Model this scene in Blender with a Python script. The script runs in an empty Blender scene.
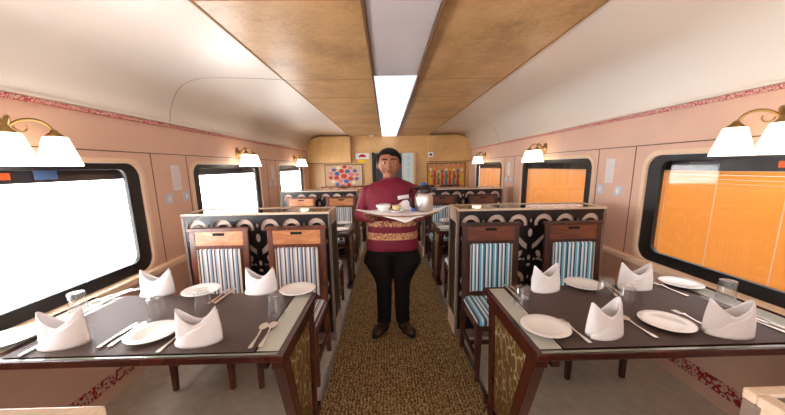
import bpy, bmesh, math, random
import numpy as np
from mathutils import Vector, Matrix
random.seed(7)
PI = math.pi
C = bpy.context.scene.collection
sc = bpy.context.scene

# ------------------------------------------------------------------ materials
def new_mat(name):
    m = bpy.data.materials.new(name); m.use_nodes = True
    nt = m.node_tree
    return m, nt, nt.nodes['Principled BSDF']
def lin(c):
    return tuple(((v/255.0)/12.92 if v/255.0 <= .04045 else ((v/255.0+.055)/1.055)**2.4) for v in c) + (1.0,)
def mat(name, rgb, rough=.5, metal=0, spec=.5, bump=0, bscale=60, var=0, vscale=8, trans=0, coat=0, ior=1.45):
    m, nt, b = new_mat(name)
    b.inputs['Base Color'].default_value = lin(rgb)
    b.inputs['Roughness'].default_value = rough
    b.inputs['Metallic'].default_value = metal
    b.inputs['Specular IOR Level'].default_value = spec
    b.inputs['IOR'].default_value = ior
    b.inputs['Transmission Weight'].default_value = trans
    b.inputs['Coat Weight'].default_value = coat
    tc = nt.nodes.new('ShaderNodeTexCoord')
    if var:
        n = nt.nodes.new('ShaderNodeTexNoise'); n.inputs['Scale'].default_value = vscale; n.inputs['Detail'].default_value = 4
        r = nt.nodes.new('ShaderNodeValToRGB')
        a = lin(tuple(max(0, v*(1-var)) for v in rgb)); c = lin(tuple(min(255, v*(1+var)) for v in rgb))
        r.color_ramp.elements[0].position = .3; r.color_ramp.elements[1].position = .7
        r.color_ramp.elements[0].color = a; r.color_ramp.elements[1].color = c
        nt.links.new(tc.outputs['Object'], n.inputs['Vector']); nt.links.new(n.outputs['Fac'], r.inputs['Fac'])
        nt.links.new(r.outputs['Color'], b.inputs['Base Color'])
    if bump:
        n = nt.nodes.new('ShaderNodeTexNoise'); n.inputs['Scale'].default_value = bscale
        bp = nt.nodes.new('ShaderNodeBump'); bp.inputs['Strength'].default_value = bump; bp.inputs['Distance'].default_value = .01
        nt.links.new(tc.outputs['Object'], n.inputs['Vector']); nt.links.new(n.outputs['Fac'], bp.inputs['Height'])
        nt.links.new(bp.outputs['Normal'], b.inputs['Normal'])
    return m
def emis(name, rgb, strength, base=(240, 240, 240), rough=.5):
    m = mat(name, base, rough)
    b = m.node_tree.nodes['Principled BSDF']
    b.inputs['Emission Color'].default_value = lin(rgb); b.inputs['Emission Strength'].default_value = strength
    return m
def wood(name, c0, c1, rough=.35, sx=1, sy=1, sz=1, scale=6, coat=.2):
    m, nt, b = new_mat(name)
    tc = nt.nodes.new('ShaderNodeTexCoord'); mp = nt.nodes.new('ShaderNodeMapping')
    mp.inputs['Scale'].default_value = (sx, sy, sz)
    n = nt.nodes.new('ShaderNodeTexNoise'); n.inputs['Scale'].default_value = scale; n.inputs['Detail'].default_value = 6
    n.inputs['Distortion'].default_value = 1.2
    r = nt.nodes.new('ShaderNodeValToRGB'); r.color_ramp.elements[0].position = .35; r.color_ramp.elements[1].position = .68
    r.color_ramp.elements[0].color = lin(c0); r.color_ramp.elements[1].color = lin(c1)
    L = nt.links
    L.new(tc.outputs['Object'], mp.inputs['Vector']); L.new(mp.outputs['Vector'], n.inputs['Vector'])
    L.new(n.outputs['Fac'], r.inputs['Fac']); L.new(r.outputs['Color'], b.inputs['Base Color'])
    b.inputs['Roughness'].default_value = rough; b.inputs['Coat Weight'].default_value = coat; b.inputs['Coat Roughness'].default_value = .15
    return m
def stripes(name, bands, period):
    """vertical stripes across local X; bands = [(start fraction, rgb)]"""
    m, nt, b = new_mat(name); L = nt.links
    tc = nt.nodes.new('ShaderNodeTexCoord'); sp = nt.nodes.new('ShaderNodeSeparateXYZ')
    a = nt.nodes.new('ShaderNodeMath'); a.operation = 'DIVIDE'; a.inputs[1].default_value = period
    a2 = nt.nodes.new('ShaderNodeMath'); a2.operation = 'ADD'; a2.inputs[1].default_value = 20.13
    f = nt.nodes.new('ShaderNodeMath'); f.operation = 'FRACT'
    r = nt.nodes.new('ShaderNodeValToRGB'); cr = r.color_ramp; cr.interpolation = 'CONSTANT'
    cr.elements[0].position = 0; cr.elements[0].color = lin(bands[0][1])
    cr.elements[1].position = bands[1][0]; cr.elements[1].color = lin(bands[1][1])
    for p, c in bands[2:]:
        e = cr.elements.new(p); e.color = lin(c)
    L.new(tc.outputs['Object'], sp.inputs[0]); L.new(sp.outputs['X'], a.inputs[0]); L.new(a.outputs[0], a2.inputs[0])
    L.new(a2.outputs[0], f.inputs[0]); L.new(f.outputs[0], r.inputs['Fac']); L.new(r.outputs['Color'], b.inputs['Base Color'])
    b.inputs['Roughness'].default_value = .8
    b.inputs['Sheen Weight'].default_value = .2
    return m
def scroll(name, c_bg, c_fg, scale=30, width=.09, axes=(1, 1, 1), rough=.6, metal=0):
    """curly two-colour ornament: contour lines of a distorted noise"""
    m, nt, b = new_mat(name); L = nt.links
    tc = nt.nodes.new('ShaderNodeTexCoord'); mp = nt.nodes.new('ShaderNodeMapping'); mp.inputs['Scale'].default_value = axes
    w = nt.nodes.new('ShaderNodeTexVoronoi'); w.inputs['Scale'].default_value = scale
    s = nt.nodes.new('ShaderNodeMath'); s.operation = 'MULTIPLY'; s.inputs[1].default_value = 12
    si = nt.nodes.new('ShaderNodeMath'); si.operation = 'SINE'
    g = nt.nodes.new('ShaderNodeMath'); g.operation = 'GREATER_THAN'; g.inputs[1].default_value = width
    mx = nt.nodes.new('ShaderNodeMix'); mx.data_type = 'RGBA'
    mx.inputs[6].default_value = lin(c_bg); mx.inputs[7].default_value = lin(c_fg)
    L.new(tc.outputs['Object'], mp.inputs['Vector']); L.new(mp.outputs['Vector'], w.inputs['Vector'])
    L.new(w.outputs['Distance'], s.inputs[0]); L.new(s.outputs[0], si.inputs[0]); L.new(si.outputs[0], g.inputs[0])
    L.new(g.outputs[0], mx.inputs[0]); L.new(mx.outputs[2], b.inputs['Base Color'])
    b.inputs['Roughness'].default_value = rough; b.inputs['Metallic'].default_value = metal
    return m

M = {}
M['wall'] = mat('peach wall laminate', (228, 188, 164), .45, var=.02, vscale=3)
M['groove'] = mat('panel groove', (120, 92, 76), .7)
M['cream'] = mat('white ceiling panel', (234, 222, 208), .4)
M['ceil_gap'] = mat('ceiling seam', (176, 156, 138), .7)
M['floor'] = mat('grey beige vinyl floor', (196, 184, 166), .42, var=.05, vscale=14)
M['rim'] = mat('window surround', (240, 208, 176), .35)
M['gasket'] = mat('black rubber gasket', (26, 24, 24), .4)
M['headbox'] = mat('dark blind head', (34, 30, 32), .3)
M['mahogany'] = wood('mahogany', (52, 15, 10), (80, 26, 15), .25, 1, 1, .3, 9, .4)
M['chair_wood'] = wood('chair walnut wood', (70, 30, 14), (112, 52, 24), .35, 1, 1, .25, 20, .3)  # left chairs: brighter light of that side put into the wood colour
M['chair_panel'] = wood('chair head panel wood', (168, 100, 54), (204, 138, 84), .35, .25, 1, 1, 20, .3)
M['chair_wood_dark'] = wood('dark chair wood', (48, 22, 15), (76, 34, 22), .35, 1, 1, .25, 20, .3)  # right chairs: same wood, with that side's shade put into the colour
M['chair_panel_dark'] = wood('dark chair head panel wood', (86, 40, 22), (122, 62, 34), .35, .25, 1, 1, 20, .3)
M['fret'] = mat('black lacquer fretwork', (30, 22, 20), .3)
M['laminate'] = mat('beige speckled laminate', (216, 190, 162), .35, var=.04, vscale=90)
M['backing'] = mat('pale pink backing laminate', (238, 208, 190), .5)
M['frame_lam'] = mat('grey brown laminate edge', (128, 108, 94), .4, var=.05, vscale=60)
M['tinted'] = None
M['smoked'] = mat('smoked glass top', (40, 32, 30), .06, spec=.8)
M['dark'] = mat('dark slot', (14, 10, 9), .8)
M['strip'] = mat('frosted green white glass strip', (186, 186, 174), .12, coat=.4)
M['edge_glass'] = mat('green glass edge', (128, 138, 124), .15, coat=.4)
M['runner'] = mat('dark brown table mat', (84, 68, 62), .5, spec=.22, bump=.25, bscale=260, var=.04, vscale=60)
M['china'] = mat('white china', (246, 244, 240), .12, coat=.3)
M['linen'] = mat('white linen', (250, 246, 246), .8)
M['steel'] = mat('polished cutlery steel', (240, 232, 220), .3, metal=1)
M['chrome'] = mat('brushed steel', (206, 200, 192), .38, metal=1)
M['brass'] = mat('antique brass', (160, 130, 80), .3, metal=1)
M['glass'] = mat('clear glass', (255, 255, 255), .0, trans=1, ior=1.4)
M['paper'] = mat('white notice paper', (236, 228, 224), .7)
M['switch'] = mat('pale blue switch plate', (206, 212, 226), .4)
M['gold_ply'] = None
def speckle(name, base, dots, scale=42, thr=.46, rough=.6, metal=0):
    m, nt, b = new_mat(name); L = nt.links
    tc = nt.nodes.new('ShaderNodeTexCoord')
    v = nt.nodes.new('ShaderNodeTexVoronoi'); v.inputs['Scale'].default_value = scale
    r = nt.nodes.new('ShaderNodeValToRGB'); r.color_ramp.elements[0].position = thr-.02; r.color_ramp.elements[1].position = thr+.02
    r.color_ramp.elements[0].color = lin(dots); r.color_ramp.elements[1].color = lin(base)
    L.new(tc.outputs['Object'], v.inputs['Vector']); L.new(v.outputs['Distance'], r.inputs['Fac']); L.new(r.outputs['Color'], b.inputs['Base Color'])
    b.inputs['Roughness'].default_value = rough; b.inputs['Metallic'].default_value = metal
    return m
def carpet():
    m, nt, b = new_mat('brown flecked carpet'); L = nt.links
    tc = nt.nodes.new('ShaderNodeTexCoord')
    v = nt.nodes.new('ShaderNodeTexNoise'); v.inputs['Scale'].default_value = 80; v.inputs['Detail'].default_value = 3
    w = nt.nodes.new('ShaderNodeTexWave'); w.inputs['Scale'].default_value = 14; w.inputs['Distortion'].default_value = 6; w.inputs['Detail'].default_value = 3
    w.inputs['Detail Scale'].default_value = 3
    ad = nt.nodes.new('ShaderNodeMath'); ad.operation = 'MULTIPLY_ADD'; ad.inputs[1].default_value = .18
    r = nt.nodes.new('ShaderNodeValToRGB'); cr = r.color_ramp
    cr.elements[0].position = .40; cr.elements[0].color = lin((66, 48, 30)); cr.elements[1].position = .80; cr.elements[1].color = lin((184, 156, 112))
    e = cr.elements.new(.58); e.color = lin((126, 99, 64))
    bp = nt.nodes.new('ShaderNodeBump'); bp.inputs['Strength'].default_value = .6; bp.inputs['Distance'].default_value = .01
    L.new(tc.outputs['Object'], v.inputs['Vector']); L.new(tc.outputs['Object'], w.inputs['Vector'])
    L.new(w.outputs['Fac'], ad.inputs[0]); L.new(v.outputs['Fac'], ad.inputs[2])
    L.new(ad.outputs[0], r.inputs['Fac']); L.new(r.outputs['Color'], b.inputs['Base Color'])
    L.new(ad.outputs[0], bp.inputs['Height']); L.new(bp.outputs['Normal'], b.inputs['Normal'])
    b.inputs['Roughness'].default_value = .95; b.inputs['Specular IOR Level'].default_value = .1
    return m
M['carpet'] = carpet()
def burl(name, c0, c1, c2, seams=0):
    m, nt, b = new_mat(name); L = nt.links
    tc = nt.nodes.new('ShaderNodeTexCoord')
    n = nt.nodes.new('ShaderNodeTexNoise'); n.inputs['Scale'].default_value = 2.2; n.inputs['Detail'].default_value = 8; n.inputs['Roughness'].default_value = .65
    n2 = nt.nodes.new('ShaderNodeTexNoise'); n2.inputs['Scale'].default_value = 45; n2.inputs['Detail'].default_value = 5
    ad = nt.nodes.new('ShaderNodeMath'); ad.operation = 'MULTIPLY_ADD'; ad.inputs[1].default_value = .35
    r = nt.nodes.new('ShaderNodeValToRGB'); cr = r.color_ramp
    cr.elements[0].position = .5; cr.elements[0].color = lin(c0); cr.elements[1].position = .88; cr.elements[1].color = lin(c2)
    e = cr.elements.new(.68); e.color = lin(c1)
    L.new(tc.outputs['Object'], n.inputs['Vector']); L.new(tc.outputs['Object'], n2.inputs['Vector'])
    L.new(n2.outputs['Fac'], ad.inputs[0]); L.new(n.outputs['Fac'], ad.inputs[2]); L.new(ad.outputs[0], r.inputs['Fac'])
    L.new(r.outputs['Color'], b.inputs['Base Color'])
    b.inputs['Roughness'].default_value = .35
    return m
M['ceil_wood'] = burl('golden ceiling laminate', (160, 124, 84), (192, 150, 100), (210, 170, 118))
M['end_wood'] = burl('golden bulkhead laminate', (208, 162, 98), (220, 174, 110), (230, 188, 126))
M['gold_panel'] = scroll('bronze ornament panel', (122, 88, 36), (206, 192, 150), 17, .80, (1, 1.2, .7), .4, .3)
M['border'] = scroll('red scroll border', (226, 190, 172), (186, 50, 66), 60, .15, (1, 1, 1), .6)
M['border_dado'] = scroll('red scroll dado border', (214, 176, 154), (160, 24, 34), 32, .15, (1, .8, 1), .6)
M['stripe_teal'] = stripes('teal white navy striped fabric', [(0, (222, 228, 232)), (.14, (40, 36, 62)), (.24, (96, 172, 190)), (.40, (222, 228, 232)), (.50, (48, 130, 152)), (.62, (36, 34, 54)), (.72, (222, 228, 232)), (.84, (110, 180, 196)), (.93, (44, 40, 66))], .105)
M['stripe_brown'] = stripes('white brown blue striped fabric', [(0, (214, 206, 198)), (.14, (84, 58, 60)), (.26, (206, 200, 194)), (.38, (120, 148, 172)), (.52, (74, 54, 58)), (.62, (214, 206, 198)), (.74, (108, 74, 72)), (.86, (160, 178, 190))], .098)
M['blind_white'] = emis('sunlit white blind', (247, 246, 248), 4.4)
M['blind_orange'] = emis('sunlit orange blind', (232, 150, 56), .10, (216, 150, 70), .3)
M['cord_white'] = emis('blind cord white', (255, 255, 250), 3)
M['cord_orange'] = mat('blind cord pale', (240, 214, 176), .5)
M['shade'] = emis('glowing frosted glass', (255, 240, 214), 1.2, (255, 250, 240), .3)
M['diffuser'] = emis('lit ceiling diffuser', (208, 228, 255), .62)
M['diffuser_off'] = mat('unlit glossy diffuser', (214, 204, 202), .1, coat=.5)
M['fixture'] = mat('fixture edge trim', (120, 84, 54), .35)
def pane_mat(tint=1, milk=0, ior=1.5):
    m, nt, b = new_mat('window pane'); L = nt.links
    nt.nodes.remove(b); out = nt.nodes['Material Output']
    t = nt.nodes.new('ShaderNodeBsdfTransparent'); t.inputs[0].default_value = (tint, tint, tint, 1); g = nt.nodes.new('ShaderNodeBsdfGlossy'); g.inputs['Roughness'].default_value = .03
    f = nt.nodes.new('ShaderNodeFresnel'); f.inputs['IOR'].default_value = ior
    mx = nt.nodes.new('ShaderNodeMixShader')
    ge = nt.nodes.new('ShaderNodeNewGeometry'); k = nt.nodes.new('ShaderNodeMath'); k.operation = 'SUBTRACT'; k.inputs[0].default_value = 1
    k2 = nt.nodes.new('ShaderNodeMath'); k2.operation = 'MULTIPLY'
    L.new(ge.outputs['Backfacing'], k.inputs[1]); L.new(k.outputs[0], k2.inputs[0]); L.new(f.outputs[0], k2.inputs[1])
    L.new(k2.outputs[0], mx.inputs[0]); L.new(t.outputs[0], mx.inputs[1]); L.new(g.outputs[0], mx.inputs[2]); L.new(mx.outputs[0], out.inputs['Surface'])
    if milk:
        df = nt.nodes.new('ShaderNodeBsdfDiffuse'); df.inputs[0].default_value = (1, 1, 1, 1); m2 = nt.nodes.new('ShaderNodeMixShader'); m2.inputs[0].default_value = milk
        L.new(mx.outputs[0], m2.inputs[1]); L.new(df.outputs[0], m2.inputs[2]); L.new(m2.outputs[0], out.inputs['Surface'])
    return m
M['pane'] = pane_mat()
M['glass'] = pane_mat(.96, .03, 1.85)
M['tinted'] = pane_mat(.62, 0, 1.6)
M['orange_sticker'] = mat('orange sticker', (226, 92, 36), .5)
M['blue_sticker'] = mat('blue sticker', (82, 112, 160), .5)
M['red'] = mat('red print', (186, 30, 44), .5)
M['yellow'] = mat('yellow label', (236, 196, 40), .5)
M['white'] = mat('white plastic', (240, 238, 234), .4)
M['frosted'] = mat('frosted pale blue door glass', (212, 226, 226), .3)
M['frosted_line'] = mat('etched door glass pattern', (198, 214, 216), .4)
M['skin'] = mat('skin', (156, 102, 74), .5, var=.03, vscale=20)
M['hair'] = mat('black hair', (16, 12, 12), .65, spec=.25, bump=.4, bscale=120)
M['lip'] = mat('lips', (150, 84, 70), .5)
M['maroon'] = mat('maroon jacket cloth', (118, 17, 42), .7, var=.04, vscale=14)
M['gold_band'] = scroll('gold woven band', (198, 150, 96), (136, 34, 48), 26, .55, (1, 1, 1.3), .55)
M['trouser'] = mat('black trouser cloth', (24, 17, 15), .85, spec=.15)
M['shoe'] = mat('brown leather', (52, 34, 24), .3)
M['eye_white'] = mat('eye white', (226, 218, 210), .3)
M['iris'] = mat('dark iris', (30, 18, 12), .2)
M['flask_dark'] = mat('dark brown flask plastic', (44, 28, 26), .25)
M['flask_blue'] = mat('blue cap', (56, 88, 160), .3)
M['ply'] = mat('copper tray', (176, 130, 86), .3, metal=.6)
M['tea'] = mat('pale custard', (226, 204, 150), .4)
M['corridor'] = mat('corridor wall', (186, 190, 190), .5)
M['art_beige'] = mat('painting beige ground', (206, 176, 142), .7, var=.1, vscale=40)
M['art_orange'] = mat('painting orange ground', (214, 152, 96), .7, var=.12, vscale=30)
for nm, c in dict(a_red=(196, 62, 52), a_blue=(92, 92, 160), a_green=(96, 128, 92), a_yellow=(226, 184, 52), a_pink=(206, 128, 132), a_teal=(70, 128, 140), a_cream=(232, 214, 180)).items():
    M[nm] = mat('paint ' + nm[2:], c, .7)
M['art_frame'] = mat('thin dark picture frame', (92, 66, 44), .4)

# ------------------------------------------------------------------ mesh helpers
class MB:
    def __init__(s): s.bm = bmesh.new(); s.mi = 0
    def _m(s, faces):
        for f in faces: f.material_index = s.mi
    def box(s, c, d, rot=None, taper=None):
        vs = []
        for z in (-.5, .5):
            k = 1 if not taper or z > 0 else taper
            for x, y in ((-.5, -.5), (.5, -.5), (.5, .5), (-.5, .5)):
                v = Vector((x*d[0]*k, y*d[1]*k, z*d[2]))
                if rot: v = rot @ v
                vs.append(s.bm.verts.new(v + Vector(c)))
        fs = [s.bm.faces.new([vs[i] for i in q]) for q in ((3, 2, 1, 0), (4, 5, 6, 7), (0, 1, 5, 4), (1, 2, 6, 5), (2, 3, 7, 6), (3, 0, 4, 7))]
        s._m(fs); return s
    def hexa(s, pts):
        vs = [s.bm.verts.new(p) for p in pts]
        fs = [s.bm.faces.new([vs[i] for i in q]) for q in ((3, 2, 1, 0), (4, 5, 6, 7), (0, 1, 5, 4), (1, 2, 6, 5), (2, 3, 7, 6), (3, 0, 4, 7))]
        s._m(fs); return s
    def bar(s, p, q, w, h, up=(0, 0, 1), w2=None, h2=None):
        p, q = Vector(p), Vector(q); d = (q-p).normalized(); u = Vector(up)
        sd = d.cross(u)
        if sd.length < 1e-4: sd = d.cross(Vector((1, 0, 0)))
        sd.normalize(); u = sd.cross(d).normalized()
        w2 = w if w2 is None else w2; h2 = h if h2 is None else h2
        pts = [p-sd*w/2-u*h/2, p+sd*w/2-u*h/2, p+sd*w/2+u*h/2, p-sd*w/2+u*h/2]
        pts += [q-sd*w2/2-u*h2/2, q+sd*w2/2-u*h2/2, q+sd*w2/2+u*h2/2, q-sd*w2/2+u*h2/2]
        return s.hexa(pts)
    def rings(s, rings, cap=True, closed=True):
        vr = [[s.bm.verts.new(p) for p in r] for r in rings]; fs = []
        n = len(vr[0])
        for a, b in zip(vr, vr[1:]):
            for i in range(n if closed else n-1):
                j = (i+1) % n; fs.append(s.bm.faces.new((a[i], a[j], b[j], b[i])))
        if cap:
            fs.append(s.bm.faces.new(vr[0][::-1])); fs.append(s.bm.faces.new(vr[-1]))
        s._m(fs); return s
    def lathe(s, prof, c=(0, 0, 0), n=28, cap=False):
        return s.rings([[(c[0]+r*math.cos(2*PI*i/n), c[1]+r*math.sin(2*PI*i/n), c[2]+z) for i in range(n)] for r, z in prof], cap)
    def tube(s, pts, r, n=8, r2=None):
        pts = [Vector(p) for p in pts]; R = []
        for i, p in enumerate(pts):
            d = (pts[min(i+1, len(pts)-1)] - pts[max(i-1, 0)]).normalized()
            a = d.cross(Vector((0, 0, 1)))
            if a.length < .05: a = d.cross(Vector((1, 0, 0)))
            a.normalize(); b = d.cross(a)
            rr = r if r2 is None else r + (r2-r)*i/(len(pts)-1)
            R.append([p + a*rr*math.cos(2*PI*k/n) + b*rr*math.sin(2*PI*k/n) for k in range(n)])
        return s.rings(R)
    def loft(s, secs, n=24, pw=2.0):
        """secs: (x,y,z,rx,ry) horizontal super-ellipse sections"""
        R = []
        for x, y, z, rx, ry in secs:
            r = []
            for i in range(n):
                t = 2*PI*i/n; c_, s_ = math.cos(t), math.sin(t)
                r.append((x + rx*math.copysign(abs(c_)**(2/pw), c_), y + ry*math.copysign(abs(s_)**(2/pw), s_), z))
            R.append(r)
        return s.rings(R)
    def caps(s, p, q, r1, r2, n=14):
        """capsule with different end radii"""
        p, q = Vector(p), Vector(q); d = (q-p); L = d.length; d.normalize()
        a = d.cross(Vector((0, 0, 1)))
        if a.length < .05: a = d.cross(Vector((1, 0, 0)))
        a.normalize(); b = d.cross(a); R = []
        prof = [(-r1*math.cos(t), r1*math.sin(t)) for t in (.12, .5, 1.0, PI/2)] + [(L + r2*math.cos(t), r2*math.sin(t)) for t in (PI/2, 1.0, .5, .12)]
        for z, r in prof: R.append([p + d*z + a*r*math.cos(2*PI*k/n) + b*r*math.sin(2*PI*k/n) for k in range(n)])
        return s.rings(R)
    def ell(s, c, r, n=18, m=12, fn=None, rot=None):
        R = []
        for j in range(m+1):
            t = PI*(j+.0)/m; t = min(max(t, .06), PI-.06)
            ring = []
            for i in range(n):
                u = 2*PI*i/n
                v = Vector((math.sin(t)*math.cos(u), math.sin(t)*math.sin(u), -math.cos(t)))
                if fn: v = fn(v)
                v = Vector((v.x*r[0], v.y*r[1], v.z*r[2]))
                if rot: v = rot @ v
                ring.append(v + Vector(c))
            R.append(ring)
        return s.rings(R)
    def prism(s, poly, axis, a, b):
        """poly of 2D points extruded on axis from a to b"""
        def P(u, v, w): return {'x': (w, u, v), 'y': (u, w, v), 'z': (u, v, w)}[axis]
        return s.rings([[P(u, v, a) for u, v in poly], [P(u, v, b) for u, v in poly]])
    def build(s, name, mats, parent=None, smooth=False, bevel=0, loc=None, sub=0, ang=None):
        bmesh.ops.recalc_face_normals(s.bm, faces=s.bm.faces)
        me = bpy.data.meshes.new(name); s.bm.to_mesh(me); s.bm.free()
        return link(name, me, mats, parent, smooth, bevel, loc, sub)
def link(name, me, mats, parent=None, smooth=False, bevel=0, loc=None, sub=0):
    o = bpy.data.objects.new(name, me); C.objects.link(o)
    for m in (mats if isinstance(mats, (list, tuple)) else [mats]): me.materials.append(m)
    if parent: o.parent = parent
    if loc: o.location = loc
    if smooth:
        for p in me.polygons: p.use_smooth = True
    if bevel:
        b = o.modifiers.new('bevel', 'BEVEL'); b.width = bevel; b.segments = 2; b.limit_method = 'ANGLE'; b.angle_limit = math.radians(40)
    if sub:
        b = o.modifiers.new('sub', 'SUBSURF'); b.levels = sub; b.render_levels = sub
    return o
def tag(o, label=None, cat=None, group=None, kind=None):
    if label: o['label'] = label
    if cat: o['category'] = cat
    if group: o['group'] = group
    if kind: o['kind'] = kind
    return o
def empty(name, loc, rz=0):
    o = bpy.data.objects.new(name, None); C.objects.link(o); o.location = loc; o.rotation_euler = (0, 0, rz); o.empty_display_size = .1
    return o
def kids(o): return [c for c in bpy.data.objects if c.parent == o]
def copy_tree(o, parent=None):
    c = o.copy(); C.objects.link(c); c.parent = parent
    for ch in kids(o): copy_tree(ch, c)
    return c
def struct(name, mb, m, **k):
    return tag(mb.build(name, m, **k), kind='structure')
def plate2d(outer, holes, thick, to3):
    """extruded 2D plate with holes; to3 maps (u,v,w)->xyz"""
    cu = bpy.data.curves.new('t', 'CURVE'); cu.dimensions = '2D'; cu.fill_mode = 'BOTH'; cu.extrude = thick/2
    for poly in [outer]+holes:
        sp = cu.splines.new('POLY'); sp.points.add(len(poly)-1); sp.use_cyclic_u = True
        for p, q in zip(sp.points, poly): p.co = (q[0], q[1], 0, 1)
    o = bpy.data.objects.new('t', cu); C.objects.link(o)
    bpy.context.view_layer.update()
    me = bpy.data.meshes.new_from_object(o.evaluated_get(bpy.context.evaluated_depsgraph_get()))
    bpy.data.objects.remove(o); bpy.data.curves.remove(cu)
    for v in me.vertices: v.co = to3(*v.co)
    bm = bmesh.new(); bm.from_mesh(me); bmesh.ops.remove_doubles(bm, verts=bm.verts, dist=1e-5)
    bmesh.ops.recalc_face_normals(bm, faces=bm.faces); bm.to_mesh(me); bm.free()
    return me
def rrect(u0, v0, u1, v1, r, n=8):
    P = []
    for cx, cy, a in ((u1-r, v1-r, 0), (u0+r, v1-r, 90), (u0+r, v0+r, 180), (u1-r, v0+r, 270)):
        for i in range(n+1):
            t = math.radians(a+90*i/n); P.append((cx+r*math.cos(t), cy+r*math.sin(t)))
    return P
def remeshed(mb, voxel, smooth_it=4):
    me = bpy.data.meshes.new('t'); bmesh.ops.recalc_face_normals(mb.bm, faces=mb.bm.faces); mb.bm.to_mesh(me); mb.bm.free()
    o = bpy.data.objects.new('t', me); C.objects.link(o)
    r = o.modifiers.new('r', 'REMESH'); r.mode = 'VOXEL'; r.voxel_size = voxel; r.use_smooth_shade = True
    if smooth_it:
        s = o.modifiers.new('s', 'SMOOTH'); s.iterations = smooth_it; s.factor = .5
    bpy.context.view_layer.update()
    out = bpy.data.meshes.new_from_object(o.evaluated_get(bpy.context.evaluated_depsgraph_get()))
    bpy.data.objects.remove(o); bpy.data.meshes.remove(me)
    return out

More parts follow.
